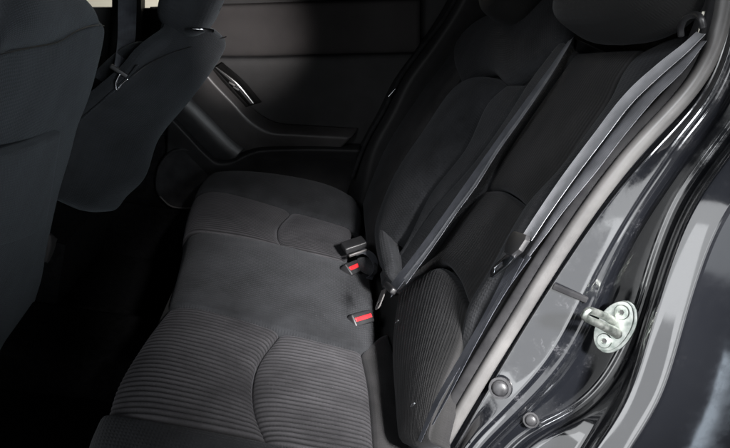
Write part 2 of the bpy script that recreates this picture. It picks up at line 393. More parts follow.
def pad(name, c, ax, size, m, parent, e=2.6, n=48, bulge=0.0, nz=.0):
    """rounded cushion: superellipsoid"""
    X, Y, Z = ax; verts = []; nv = n//2
    sg = lambda w, q: math.copysign(abs(w)**q, w)
    for i in range(nv+1):
        ph = -math.pi/2+math.pi*i/nv
        for j in range(n):
            th = 2*math.pi*j/n
            x = sg(math.cos(ph), 2/e)*sg(math.cos(th), 2/e); y = sg(math.cos(ph), 2/e)*sg(math.sin(th), 2/e); z = sg(math.sin(ph), 2/e)
            s = 1-bulge*abs(x)**2
            verts.append(np.array(c)+X*x*size[0]/2+Y*y*size[1]/2*s+Z*z*size[2]/2*s)
    uv = [(j/n*size[0]*2, i/nv*size[2]) for i in range(nv+1) for j in range(n)]
    o = add(name, verts, gfaces(nv+1, n, wrap=True), m, parent, uv)
    bm = bmesh.new(); bm.from_mesh(o.data); bmesh.ops.remove_doubles(bm, verts=bm.verts, dist=1e-5); bmesh.ops.recalc_face_normals(bm, faces=bm.faces); bm.to_mesh(o.data); bm.free()
    return o

def seam(name, pts, m, parent, r=.0011, n=60): return tube(name, pts, r, m, parent, n=n, seg=6)
ZH = (0, 0, 1)

# ================================================================== SETTING
g = add('ground', [(-12, -12, -.72), (12, -12, -.72), (12, 12, -.72), (-12, 12, -.72)], [(0, 1, 2, 3)], concrete, smooth=False); tag(g, kind='structure', label='pale grey showroom floor under the car')
wl = box('backdrop_wall', (-.2, 4.0, .6), (V3(1, 0, 0), V3(0, 1, 0), V3(0, 0, 1)), (3.4, .1, 2.6), cream, None, bev=.01)
tag(wl, kind='structure', label='cream wall seen through the far window')

# ================================================================== REAR BENCH SEAT
bench = empty('rear_bench_seat', (.25, .65, -.33), 'dark cloth rear bench seat with finely ribbed inserts and headrests', 'car seat')
# base foam block under the panels
def core(name, pts_xz, y0, y1, m, parent):
    k = len(pts_xz); v = [(x, y0, z) for x, z in pts_xz]+[(x, y1, z) for x, z in pts_xz]
    f = [tuple(range(k)), tuple(range(k, 2*k))]+[(i, (i+1) % k, k+(i+1) % k, k+i) for i in range(k)]
    return sharp(add(name, v, f, m, parent), 30)
core('cushion_base', [(.01, -.035), (.0, -.30), (.5, -.33), (.60, -.12), (.50, -.045)], -.01, 1.27, fab_b, bench)
core('backrest_shell', [(.45, -.20), (.50, -.045), (.735, .60), (.80, .66), (.90, .64), (.70, -.05), (.60, -.2)], .03, 1.30, fab_b, bench)

Z0 = lambda x, y, z=0.0: atZ(x, y, z)
# --- near ribbed insert, front half and rear half, parted by a curved pull-in seam
nfT = [Z0(160, 299, -.012), Z0(175, 303), Z0(225, 315), Z0(280, 331)]
nfB = [Z0(92, 408, -.012), Z0(108, 411), Z0(180, 424), Z0(268, 441)]
front_l = [Z0(92, 408, -.012), Z0(105, 378, -.01), Z0(132, 338, -.01), Z0(160, 299, -.012)]
cs = [Z0(268, 441), Z0(257, 415), Z0(253, 387), Z0(259, 360), Z0(280, 331)]
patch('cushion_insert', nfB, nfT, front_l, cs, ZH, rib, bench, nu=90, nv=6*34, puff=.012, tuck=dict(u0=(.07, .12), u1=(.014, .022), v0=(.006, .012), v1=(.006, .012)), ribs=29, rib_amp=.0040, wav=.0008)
rT = [Z0(280, 331), Z0(322, 342), Z0(362, 352)]
rB = [Z0(268, 441), Z0(320, 452), Z0(376, 462)]
rE = [Z0(376, 462), Z0(373, 425), Z0(369, 385), Z0(362, 352)]
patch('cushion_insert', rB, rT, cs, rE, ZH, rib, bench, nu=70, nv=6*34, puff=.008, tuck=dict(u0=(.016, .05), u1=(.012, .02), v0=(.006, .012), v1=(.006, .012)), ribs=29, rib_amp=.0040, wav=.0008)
# near side bolster
patch('cushion_bolster', [Z0(70, 470, -.03), Z0(160, 500, -.01), Z0(270, 530, -.01), Z0(378, 550, -.01)], [Z0(92, 408, -.012), Z0(108, 411), Z0(180, 424), Z0(268, 441), Z0(320, 452), Z0(376, 462)],
      [Z0(70, 470, -.03), Z0(80, 436, -.02), Z0(92, 408, -.012)], [Z0(378, 550, -.01), Z0(377, 500, -.005), Z0(376, 462)], ZH, fab, bench, nu=70, nv=24, puff=.015, tuck=dict(u0=(.05, .06), v0=(.06, .06), u1=(.01, .02)))
# rear tail of the near cushion, plain cloth rolling down to the backrest
patch('cushion_tail', [Z0(376, 462), Z0(398, 466, -.015), Z0(422, 470, -.03)], [Z0(362, 352), Z0(378, 338, -.01), Z0(392, 330, -.03)], [Z0(376, 462), Z0(373, 425), Z0(369, 385), Z0(362, 352)],
      [Z0(422, 470, -.03), Z0(412, 420, -.03), Z0(402, 372, -.03), Z0(392, 330, -.03)], ZH, fab_b, bench, nu=30, nv=60, puff=.014, tuck=dict(u0=(.008, .014), u1=(.03, .04)), wav=.0015)
# --- middle plain panel, slightly crowned
mid_near = [Z0(160, 299, -.012), Z0(175, 303), Z0(225, 315), Z0(280, 331), Z0(322, 342), Z0(362, 352), Z0(380, 350, -.02)]
mid_far = [Z0(180, 229, -.01), Z0(195, 230), Z0(240, 237), Z0(290, 247), Z0(343, 261), Z0(372, 262, -.02)]
patch('cushion_middle', mid_near, mid_far, [Z0(160, 299, -.012), Z0(172, 262, -.012), Z0(180, 229, -.01)], [Z0(380, 350, -.02), Z0(376, 305, -.02), Z0(372, 262, -.02)], ZH, fab, bench,
      nu=110, nv=80, puff=.02, tuck=dict(u0=(.06, .10), u1=(.02, .03), v0=(.010, .012), v1=(.010, .012)), wav=.0012)
# --- far ribbed insert in two halves
fcs = [Z0(284, 247), Z0(279, 238), Z0(278, 226), Z0(291, 211)]
fT = [Z0(192, 190, -.01), Z0(222, 192), Z0(255, 200), Z0(291, 211)]
fB = [Z0(180, 229, -.01), Z0(200, 231), Z0(240, 237), Z0(284, 247)]
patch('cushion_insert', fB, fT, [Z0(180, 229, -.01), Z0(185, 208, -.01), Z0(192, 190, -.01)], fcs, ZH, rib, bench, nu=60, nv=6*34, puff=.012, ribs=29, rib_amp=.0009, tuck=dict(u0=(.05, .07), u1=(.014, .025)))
fT2 = [Z0(291, 211), Z0(327, 221), Z0(352, 229)]
fB2 = [Z0(284, 247), Z0(314, 254), Z0(346, 262)]
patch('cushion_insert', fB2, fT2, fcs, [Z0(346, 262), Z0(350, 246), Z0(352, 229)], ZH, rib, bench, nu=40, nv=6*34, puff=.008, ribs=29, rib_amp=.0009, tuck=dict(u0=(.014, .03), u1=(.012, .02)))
# --- far bolster
patch('cushion_bolster', [Z0(192, 190, -.01), Z0(222, 192), Z0(255, 200), Z0(291, 211), Z0(327, 221), Z0(362, 231)], [Z0(205, 172, .0), Z0(240, 172, .01), Z0(283, 176, .01), Z0(327, 184, .01), Z0(358, 198, .0)],
      [Z0(192, 190, -.01), Z0(198, 180, .0), Z0(205, 172, .0)], [Z0(362, 231), Z0(365, 214), Z0(358, 198, .0)], ZH, fab, bench, nu=80, nv=34, puff=.028, tuck=dict(u0=(.05, .05), u1=(.035, .04), v0=(.006, .02), v1=(.03, .04)))

# --- backrest, near section
b = atB
patch('backrest_insert', [b(488, 188), b(505, 157), b(540, 105), b(577, 52)], [b(527, 207), b(556, 176), b(590, 127), b(607, 102), b(620, 75), b(640, 48)],
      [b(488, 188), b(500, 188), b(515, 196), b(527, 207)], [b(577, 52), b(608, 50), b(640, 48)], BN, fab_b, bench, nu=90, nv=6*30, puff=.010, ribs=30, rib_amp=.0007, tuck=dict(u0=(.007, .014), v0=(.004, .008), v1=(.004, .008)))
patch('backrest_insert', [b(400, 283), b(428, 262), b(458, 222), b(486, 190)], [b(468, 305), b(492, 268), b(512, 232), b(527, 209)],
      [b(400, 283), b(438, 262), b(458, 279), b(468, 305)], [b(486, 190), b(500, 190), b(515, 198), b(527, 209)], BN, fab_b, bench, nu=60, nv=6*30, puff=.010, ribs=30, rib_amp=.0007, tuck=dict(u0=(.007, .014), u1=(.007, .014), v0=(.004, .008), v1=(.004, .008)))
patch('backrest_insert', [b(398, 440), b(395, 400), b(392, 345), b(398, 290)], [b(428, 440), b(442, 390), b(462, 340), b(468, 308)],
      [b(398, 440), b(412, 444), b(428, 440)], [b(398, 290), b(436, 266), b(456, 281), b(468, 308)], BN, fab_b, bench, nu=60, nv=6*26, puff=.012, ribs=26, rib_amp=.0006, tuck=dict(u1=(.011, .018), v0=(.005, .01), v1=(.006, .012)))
# door-side wing
def bw(x, y):
    p = b(x, y)
    return p if p[1] > .035 else atY(x, y, .035)
bv = lambda x, y: b(x, y) if b(x, y)[1] > .06 else atY(x, y, .06)
wl_ = [bv(412, 520), bv(426, 450), bv(440, 392), bv(459, 342), b(470, 306), b(494, 268), b(514, 232), b(529, 208), b(558, 177), b(592, 128), b(609, 102), b(622, 74), b(642, 46)]
wr_ = [bw(x, y) for x, y in ((425, 545), (440, 470), (450, 425), (476, 365), (507, 306), (543, 238), (580, 184), (622, 138), (656, 104), (686, 66), (700, 32))]
patch('backrest_wing', wl_, wr_, [wl_[0], wr_[0]], [wl_[-1], b(668, 34), b(690, 27), wr_[-1]], BN, fab, bench, nu=120, nv=40, puff=.022, tuck=dict(v0=(.004, .008), v1=(.04, .05), u1=(.02, .04)), wav=.0006)
# centre strip between insert and raised pad
patch('backrest_centre', [b(380, 285, -.005), b(403, 252), b(436, 206), b(476, 160), b(504, 121), b(530, 80), b(560, 40)], [b(398, 292), b(430, 258), b(456, 222), b(487, 188), b(505, 157), b(540, 105), b(577, 52)],
      [b(380, 285, -.005), b(398, 292)], [b(560, 40), b(577, 52)], BN, fab, bench, nu=110, nv=20, puff=.006, tuck=dict(v0=(.006, .012), v1=(.008, .012)))
pl_ = [b(378, 274), b(403, 249), b(431, 194), b(466, 148), b(487, 103), b(508, 84)]
patch('backrest_centre', pl_, [b(380, 287), b(404, 253), b(437, 206), b(477, 160), b(505, 121), b(526, 84)],
      [pl_[0], b(380, 287)], [pl_[-1], b(526, 84)], BN, fab, bench, nu=110, nv=14, puff=.005, tuck=dict(v0=(.006, .01), v1=(.005, .008)))
# raised pad of the far section
patch('backrest_pad', [b(376, 268, .0), b(400, 240, .0), b(428, 194), b(464, 148), b(485, 105), b(507, 84)], [b(374, 228, .02), b(380, 210, .02), b(394, 180, .02), b(422, 137, .02), b(443, 103, .02), b(458, 86, .02)],
      [b(376, 268, .0), b(374, 250, .015), b(374, 228, .02)], [b(507, 84), b(490, 74, .02), b(472, 75, .02), b(458, 86, .02)], BN, fab, bench, nu=110, nv=50, puff=.03, tuck=dict(v0=(.008, .02), v1=(.035, .05), u1=(.03, .05), u0=(.02, .03)), skirt=.06, wav=.0006)
patch('backrest_tail', [b(384, 276, .028), b(378, 258, .028), b(375, 240, .028), b(377, 230, .028)], [b(394, 274, .024), b(395, 260, .024), b(391, 242, .024), b(385, 229, .024)], [b(384, 276, .028), b(389, 279, .026), b(394, 274, .024)], [b(377, 230, .028), b(381, 226, .026), b(385, 229, .024)],
      BN, fab, bench, nu=40, nv=24, puff=.012, tuck=dict(u0=(.012, .02), u1=(.008, .015), v0=(.008, .012), v1=(.008, .012)), skirt=.04)
# far outer backrest, in shadow
patch('backrest_insert', [b(366, 250, -.01), b(392, 180, -.01), b(430, 115, -.01), b(478, 40, -.01)], [b(362, 205, -.01), b(372, 180, -.01), b(405, 110, -.01), b(448, 30, -.01)],
      [b(366, 250, -.01), b(362, 205, -.01)], [b(478, 40, -.01), b(448, 30, -.01)], BN, fab_b, bench, nu=60, nv=30, puff=.02)
patch('backrest_shoulder', [b(460, 84), b(490, 72), b(512, 82), b(560, 40)], [b(452, 40, .0), b(475, 20, .0), b(510, 5, .0), b(560, -10, .0)], [b(460, 84), b(452, 60), b(452, 40)], [b(560, 40), b(562, 15), b(560, -10)],
      BN, fab, bench, nu=50, nv=40, puff=.03, tuck=dict(u0=(.02, .04), v1=(.03, .05)))
# top edge of near shoulder
hx = frame(V3(0, 1, 0), BN)
pad('headrest', b(634, -20, .085), frame(b(560, 14, .085)-b(712, -8, .085), BN), (.37, .19, .13), fab_b, bench, e=3.6, bulge=.12)
pad('headrest', b(513, -10, .06), hx, (.27, .17, .12), fab_b, bench, e=3.0, bulge=.12)
pad('headrest', b(440, -30, .05), hx, (.28, .17, .12), fab_b, bench, e=3.0, bulge=.12)
# child-seat anchor tags in the crease
for px, py in ((397.5, 322), (413.5, 405)):
    p = b(px, py, .022); lathe('anchor_tag', [(.0005, 0), (.0055, .0003), (.0055, .0022), (.0005, .0026)], p, (V3(0, .35, 0), V3(.4, 0, .9), BN), chrome, bench, 20)

# ================================================================== BELTS
nb = empty('seat_belt', tuple(atB(600, 160, .07)), 'pale grey webbing seat belt hanging loose along the door side of the backrest', 'seat belt', 'seat belts in the cabin')
q = lambda x, y, o: atB(x, y, o)
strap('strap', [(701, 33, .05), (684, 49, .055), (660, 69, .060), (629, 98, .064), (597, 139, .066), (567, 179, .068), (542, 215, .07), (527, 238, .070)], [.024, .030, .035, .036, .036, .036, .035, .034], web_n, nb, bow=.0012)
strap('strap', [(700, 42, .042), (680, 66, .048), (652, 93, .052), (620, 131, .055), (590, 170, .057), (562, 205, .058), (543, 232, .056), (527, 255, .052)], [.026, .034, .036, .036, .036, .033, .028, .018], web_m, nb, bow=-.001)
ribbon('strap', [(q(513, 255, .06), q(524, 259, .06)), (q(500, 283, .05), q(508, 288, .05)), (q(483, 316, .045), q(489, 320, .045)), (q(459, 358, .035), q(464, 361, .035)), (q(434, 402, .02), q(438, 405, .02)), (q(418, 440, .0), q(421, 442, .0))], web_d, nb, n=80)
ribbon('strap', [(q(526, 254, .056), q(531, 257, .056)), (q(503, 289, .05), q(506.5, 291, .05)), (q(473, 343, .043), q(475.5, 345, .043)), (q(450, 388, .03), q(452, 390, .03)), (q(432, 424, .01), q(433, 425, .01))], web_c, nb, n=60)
# plastic stopper the strap runs through
sx = frame(q(534, 250, .07)-q(504, 240, .07), BN); sc_ = (q(519, 245, .072))
plate('strap_stopper', [(-.026, .008), (-.022, .016), (.022, .016), (.026, .008), (.024, -.008), (.013, -.019), (-.013, -.019), (-.024, -.008)], sc_, sx, .009, hard, nb, bev=.003)
# chrome tongue
tx = frame(q(490, 277, .074)-q(519, 252, .074), BN)
tp = plate('tongue', [(-.030, -.009), (-.016, -.013), (.018, -.011), (.023, -.007), (.023, .007), (.018, .011), (-.016, .013), (-.030, .009)], q(502, 266, .074), tx, .003, chrome, nb,
           holes=[[(-.004, -.005), (.014, -.005), (.014, .005), (-.004, .005)]], bev=.0008)
bg = tube('belt_guide', [q(681, 36, .07), q(681, 27, .08), q(686, 18, .09), q(695, 15, .09), q(701, 19, .09), q(703, 28, .08)], .0042, hard, nb, n=50, seg=12)

cb = empty('seat_belt', tuple(atB(480, 150, .06)), 'dark webbing seat belt crossing the middle of the rear backrest to the buckles', 'seat belt', 'seat belts in the cabin')
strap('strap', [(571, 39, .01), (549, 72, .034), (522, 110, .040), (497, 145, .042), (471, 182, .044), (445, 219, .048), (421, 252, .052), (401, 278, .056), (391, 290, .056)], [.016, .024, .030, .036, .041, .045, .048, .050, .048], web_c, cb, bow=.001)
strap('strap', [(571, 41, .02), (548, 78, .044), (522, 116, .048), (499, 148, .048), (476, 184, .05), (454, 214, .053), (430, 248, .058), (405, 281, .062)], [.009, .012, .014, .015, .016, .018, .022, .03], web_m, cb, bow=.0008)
c1x = frame(q(400, 297, .065)-q(380, 278, .065), BN)
box('tongue_bar', q(390, 288, .068), c1x, (.060, .013, .012), hard, cb, bev=.004)
c2x = frame(q(377, 311, .07)-q(385, 290, .07), BN)
plate('tongue', [(-.024, -.011), (.016, -.010), (.021, -.006), (.021, .006), (.016, .010), (-.024, .011)], q(381, 300, .07), c2x, .0025, satin, cb, holes=[[(.004, -.005), (.013, -.005), (.013, .005), (.004, .005)]], bev=.0006)

# buckles
def buckle(cx, ax, label, with_button=True, size=(.058, .030, .020)):
    t = empty('belt_buckle', tuple(cx), label, 'buckle', 'rear seat belt buckles')
    X, Y, Z = ax
    box('housing', cx, ax, size, hard, t, bev=.004, taper=.94)
    if with_button:
        box('release_button', np.array(cx)+Z*(size[2]/2-.001)+X*.0, ax, (size[0]*.84, size[1]*.31, .005), red, t, bev=.0015)
    return t
bx = frame(Z0(372, 314, .012)-Z0(349, 321, .012), V3(0, -.75, .65))
buckle(Z0(361, 319, .012), bx, 'black belt buckle with a long red button, nearer the door')
bx2 = frame(Z0(360, 263, .012)-Z0(344, 270, .012), V3(0, -.75, .65))
buckle(Z0(352, 269, .014), bx2, 'black belt buckle with a short red button, half under a second buckle', size=(.052, .034, .024))
bx3 = frame(Z0(358, 253, .04)-Z0(348, 240, .04), V3(-.25, -.35, .9))
t3 = empty('belt_buckle', tuple(Z0(354, 246, .045)), 'plain black buckle back lying on top of the red button one', 'buckle', 'rear seat belt buckles')
box('housing', Z0(354, 245, .045), (bx3[1]*-1, bx3[0], bx3[2]), (.060, .042, .018), hard, t3, bev=.004)
box('housing_edge', Z0(358, 253, .044), (bx3[1]*-1, bx3[0], bx3[2]), (.050, .006, .008), satin, t3, bev=.003)
wf = empty('webbing_fold', tuple(Z0(368, 262, .03)), 'crumpled loop of dark webbing behind the middle buckles', 'strap')
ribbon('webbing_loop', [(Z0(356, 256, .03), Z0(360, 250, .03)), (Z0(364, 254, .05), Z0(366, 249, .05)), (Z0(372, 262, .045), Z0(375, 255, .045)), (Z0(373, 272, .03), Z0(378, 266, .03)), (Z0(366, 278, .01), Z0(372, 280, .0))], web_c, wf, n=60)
pad('webbing_boot', Z0(367, 266, .025), frame(V3(.6, -1, .1), V3(0, 0, 1)), (.075, .04, .035), fab, wf, e=2.4)

# ================================================================== FRONT SEATS
fsn = empty('front_seat', (-.3, .38, -.3), 'nearest front seat, blue-grey cloth back filling the left edge', 'car seat', 'front seats')
SX = .26
def atS(px, py, x0=-.33, off=0.0): return atp(px, py, (1, 0, -SX), (x0-off, 0, 0))
s = atS
r_edge = [s(28, 350), s(42, 290), s(52, 232), s(62, 186), s(73, 150), s(81, 121), s(91, 97), s(103, 57), s(108, 32), s(106, 24)]
l_edge = [V3(p[0], .04, p[2]) for p in r_edge]
seamc = [l_edge[-1]+V3(0, 0, -.02), s(0, 56), s(30, 48), s(59, 41), s(78, 31), s(94, 25), r_edge[-1]]
patch('backrest', l_edge[:-1]+[seamc[0]], r_edge, [l_edge[0], r_edge[0]], seamc, V3(1, 0, 0), fab_f, fsn, nu=130, nv=90, puff=.02,
      tuck=dict(v1=(.035, .05), v0=(.015, .04), u1=(.004, .01), u0=(.01, .02)), skirt=.03, wav=.0010)
pad('backrest_core', V3(-.375, .34, .17), frame(V3(0, 1, 0), V3(1, 0, -.26)), (.54, .80, .13), fab_f, fsn, e=4)
tE = [r_edge[-1], s(99, 10), s(88, -2), s(74, -12), s(60, -18)]
y_l = [seamc[0], seamc[0]+V3(.01, 0, .05), seamc[0]+V3(.0, 0, .11)]
patch('backrest_yoke', seamc, [y_l[-1], s(10, -20), s(40, -20), tE[-1]], y_l, tE, V3(1, 0, .3), fab_f, fsn, nu=80, nv=50, puff=.012,
      tuck=dict(v0=(.004, .008), v1=(.02, .04), u1=(.035, .05), u0=(.01, .02)), skirt=.03)
tube('stitch', [s(-25, 66, off=-.02), s(0, 55, off=-.021), s(30, 48, off=-.022), s(59, 42, off=-.022), s(77, 31, off=-.018), s(92, 26, off=-.008), s(104, 26, off=.012)], .0012, soft, fsn, n=60, seg=8)
core('seat_shell', [(-.26, .46), (-.34, .42), (-.52, -.25), (-.44, -.30), (-.385, 0)], .06, .62, shade_carpet, fsn)  # near-black material, shade put into the colour of the seat base
core('seat_cushion', [(-.46, -.08), (-.95, -.02), (-.95, -.25), (-.46, -.30)], .06, .60, shade_carpet, fsn)
patch('map_pocket', [s(-8, 158, off=-.030), s(30, 146, off=-.030), s(62, 132, off=-.026)], [s(-12, 250, off=-.020), s(22, 240, off=-.020), s(46, 228, off=-.016)], [s(-8, 158, off=-.030), s(-12, 250, off=-.020)], [s(62, 132, off=-.026), s(46, 228, off=-.016)], V3(1, 0, 0), fab_f, fsn, nu=50, nv=50, puff=.004, tuck=dict(u0=(.003, .005), u1=(.004, .008), v0=(.003, .004), v1=(.004, .01)), skirt=.02)
rc = patch('recliner_cover', [s(46, 262, off=-.012), s(50, 248, off=-.015), s(50, 234, off=-.01)], [s(56, 268, off=-.005), s(63, 250, off=-.006), s(52, 233, off=-.005)], [s(46, 262, off=-.012), s(56, 268, off=-.005)], [s(50, 234, off=-.01), s(52, 233, off=-.005)], V3(1, -.2, 0), satin, fsn, nu=16, nv=10, puff=.002, tuck=dict(u0=(.002, .004), u1=(.002, .004), v0=(.002, .004), v1=(.002, .004)), skirt=.008)
pad('headrest', V3(-.20, .36, .76), frame(V3(0, 1, 0), V3(1, 0, -.2)), (.28, .18, .11), fab_f, fsn, e=3)
for yy in (.25, .41):
    tube('headrest_post', [V3(-.20, yy+.03, .72), V3(-.215, yy+.03, .58)], .006, chrome, fsn, n=4, seg=14)

fsf = empty('front_seat', (-.25, 1.0, -.3), 'farther front seat, narrow leaning back with headrest beside the far door', 'car seat', 'front seats')
R_ = lambda x, y, o=0.0: atY(x, y, 1.16+o)
Lf = lambda x, y, o=0.0: atY(x, y, .80+o)
re = [R_(118, 214), R_(128, 197), R_(146, 178), R_(160, 138), R_(192, 98), R_(213, 72), R_(227, 50), R_(230, 40)]
le = [Lf(60, 202), Lf(66, 180), Lf(72, 152), Lf(83, 118), Lf(106, 99), Lf(131, 78), Lf(146, 60, .02), Lf(166, 44, .05), Lf(181, 31, .09)]
patch('backrest', le, re, [le[0], atY(88, 214, .95), re[0]], [le[-1], atY(196, 29, .97), atY(214, 29, 1.05), re[-1]], V3(1, -.3, .2), fab_f, fsf, nu=130, nv=80, puff=.035,
      tuck=dict(v1=(.02, .04), v0=(.008, .02), u0=(.02, .04), u1=(.015, .03)), skirt=.03, wav=.001)
pad('backrest_bolster', atY(112, 86, .93), frame(atY(140, 58, .93)-atY(88, 112, .93), V3(-.2, -1, .4)), (.30, .10, .10), fab_f, fsf, e=2.5)
tube('stitch', [atY(132, 77, .78), atY(146, 66, .80), atY(172, 53, .87), atY(202, 44, 1.0), atY(226, 37, 1.12)], .0016, soft, fsf, n=50, seg=8)
pad('headrest', atY(194, -3, .98), frame(V3(.12, 1, 0), V3(1, 0, -.3)), (.24, .19, .13), fab_f, fsf, e=3.2, bulge=.1)
tube('headrest_guide', [atY(191, 28.5, .84), atY(202, 29.5, .84), atY(213, 31, .86)], .0045, chrome, fsf, n=10, seg=10)
core('seat_shell', [(-.24, .32), (-.34, .34), (-.56, -.05), (-.60, -.30), (-.44, -.30), (-.40, -.05)], .88, 1.14, shade_carpet, fsf)  # same near-black stand-in for shade under the far seat
core('seat_cushion', [(-.32, -.10), (-.9, -.04), (-.9, -.26), (-.34, -.30)], .80, 1.24, shade_carpet, fsf)
# piping along the near edge of the far seat back
tube('piping', [Lf(76, 124, -.004), Lf(84, 117, -.004), Lf(106, 98, -.004), Lf(128, 77, -.004), Lf(138, 65, -.004)], .0028, fab_f, fsf, n=50, seg=8)

# ================================================================== CAR BODY
body = empty('car_body', (.6, 0, -.5), 'glossy black car body round the open rear doorway', 'car')
def off(curve, dx, dy=0): return [(x+dx, y+dy) for x, y in curve]
SEAL = [(370, 568), (405, 508), (440, 448), (478, 383), (518, 318), (555, 258), (593, 202), (630, 154), (658, 124), (680, 103), (698, 81), (712, 56), (721, 30), (727, 0), (731, -60)]
C1 = [(384, 568), (418, 510), (453, 450), (490, 386), (528, 322), (566, 263), (603, 209), (640, 164), (668, 134), (690, 112), (707, 90), (719, 64), (727, 36), (733, 0), (737, -60)]
C2 = [(400, 540), (440, 470), (480, 436), (517, 396), (540, 374), (557, 351), (571, 321), (581, 301), (592, 278), (606, 254), (634, 205), (665, 162), (697, 113), (722, 75), (735, 36), (741, 0), (746, -60)]
C3 = [(415, 545), (455, 475), (487, 443), (519, 411), (550, 382), (574, 350), (591, 312), (607, 276), (622, 246), (653, 194), (677, 160), (706, 117), (731, 75), (744, 36), (750, 0), (755, -60)]
RG = [(420, 600), (455, 490), (499, 446), (543, 430), (587, 411), (609, 385), (624, 360), (640, 322), (650, 285), (662, 245), (682, 200), (706, 150), (740, 90), (757, 36), (764, 0), (768, -60)]
B1 = [(500, 620), (555, 520), (596, 446), (618, 422), (631, 396), (643, 356), (656, 307), (669, 251), (677, 240), (688, 213), (708, 180), (731, 146), (765, 100), (780, 40), (785, 0), (790, -60)]
B2 = [(535, 640), (592, 520), (631, 445), (656, 413), (669, 378), (684, 321), (697, 280), (706, 252), (719, 221), (734, 198), (765, 160), (800, 110), (815, 40), (820, 0), (824, -60)]
SD = np.array([.55, -.835]); SD /= np.linalg.norm(SD); SE = np.array([-SD[1], SD[0]])
SROW = np.linspace(-205, 440, 130)
def rows(c):
    P = spline(np.array(c, float), 300); t = P@SD; e = P@SE
    t0, t1 = t[0], t[-1]; out = np.interp(SROW, t, e)
    g0 = (e[12]-e[0])/(t[12]-t0); g1 = (e[-1]-e[-13])/(t1-t[-13])
    out = np.where(SROW < t0, e[0]+(SROW-t0)*g0, out); out = np.where(SROW > t1, e[-1]+(SROW-t1)*g1, out)
    k = np.exp(-np.linspace(-2.2, 2.2, 25)**2/2); k /= k.sum(); ext = np.concatenate([out[0]+(out[0]-out[1:13])[::-1], out, out[-1]+(out[-1]-out[-13:-1])[::-1]])
    return np.convolve(ext, k, mode='valid')
ROW = {}; prev = rows(SEAL); ROW[id(SEAL)] = prev
for c_, gap in ((C1, 8), (C2, 12), (C3, 10), (RG, 26), (B1, 14), (B2, 24)):
    e_ = np.maximum(rows(c_), prev+gap); k_ = np.ones(9)/9.
    e_ = np.convolve(np.concatenate([e_[0]+(e_[0]-e_[1:5])[::-1], e_, e_[-1]+(e_[-1]-e_[-5:-1])[::-1]]), k_, mode='valid'); ROW[id(c_)] = e_; prev = e_
def col(c, Y, d=0.0, Yt=None):
    e = ROW[id(c)]+d; out = []
    for i, (tt, ee) in enumerate(zip(SROW, e)):
        p = SD*tt+SE*ee; out.append(atY(p[0], p[1], Y if Yt is None else Y+(Yt-Y)*i/(len(SROW)-1)))
    return out
tube('weather_seal', col(SEAL, -.02), [.0112, .0115, .012, .012], rubber, body, n=160, seg=20, side=(0, 1, 0))
# soft inner lip and pillar trim behind it
lip = loft('seal_lip', [col(SEAL, -.012, 0), col(SEAL, -.016, -9), col(SEAL, -.010, -17), col(SEAL, .004, -20), col(SEAL, .03, -21)], dark_rubber, body, thick=.003)
loft('pillar_trim', [col(SEAL, .0, -12), col(SEAL, .015, -22), col(SEAL, .03, -27), col(SEAL, .06, -26), col(SEAL, .16, -10)], soft, body, thick=.003)
loft('door_jamb', [col(SEAL, -.012, 2), col(C1, -.014, -4), col(C1, -.024, -1), col(C1, -.028, .5), col(C1, -.0295, 2.5),
                   col(C2, -.055, -4, -.036), col(C2, -.058, -1.5, -.0375), col(C2, -.0585, .5, -.0378), col(C2, -.057, 2.5, -.0378), col(C3, -.061, -5, -.0390), col(C3, -.0635, -2, -.0395), col(C3, -.063, .5, -.0393), col(C3, -.058, 3, -.0385),
                   col(C3, -.046, 6, -.036), col(C3, -.043, 9, -.0355), col(RG, -.045, -11, -.037), col(RG, -.047, -8, -.038), col(RG, -.054, -4, -.041), col(RG, -.056, 0, -.0425), col(RG, -.053, 4, -.042), col(RG, -.048, 7, -.040)], paint_j, body, n=130, sub=4, linear=True)
loft('quarter_panel', [col(RG, -.046, 5, -.038), col(B1, -.085, -10, -.045), col(B1, -.100, -8, -.055), col(B1, -.150, -4, -.090), col(B1, -.162, -1.5, -.100), col(B1, -.167, .5, -.103), col(B1, -.169, 3, -.106), col(B2, -.182, -4, -.130), col(B2, -.1845, -1.5, -.1325), col(B2, -.186, 1, -.1338), col(B2, -.187, 4, -.1345),
                       col(B2, -.190, 40, -.137), col(B2, -.190, 90, -.137), col(B2, -.190, 180, -.132), col(B2, -.17, 380, -.112)], paint, body, n=130, sub=4, linear=True)
# slot in the jamb panel
box('jamb_slot', atY(570, 293, -.043), frame(atY(586, 300, -.052)-atY(555, 287, -.034), V3(-.4, -.9, 0)), (.052, .009, .006), dark_rubber, body, bev=.002)
# plugs
jn = V3(-.45, -.85, .25); jn /= np.linalg.norm(jn)
jx = frame(V3(.9, -.45, .05), jn)
pf = [(.0, -.004), (.0155, -.004), (.0175, -.001), (.0170, .002), (.0135, .0025), (.0125, .001), (.0115, .004), (.0085, .0065), (.0004, .007)]
lathe('rubber_plug', pf, atY(500, 388, -.041), jx, plug_rubber, body, 40)
lathe('rubber_plug', [(r*.72, h*.7) for r, h in pf], atY(531, 420, -.052), jx, plug_rubber, body, 40)
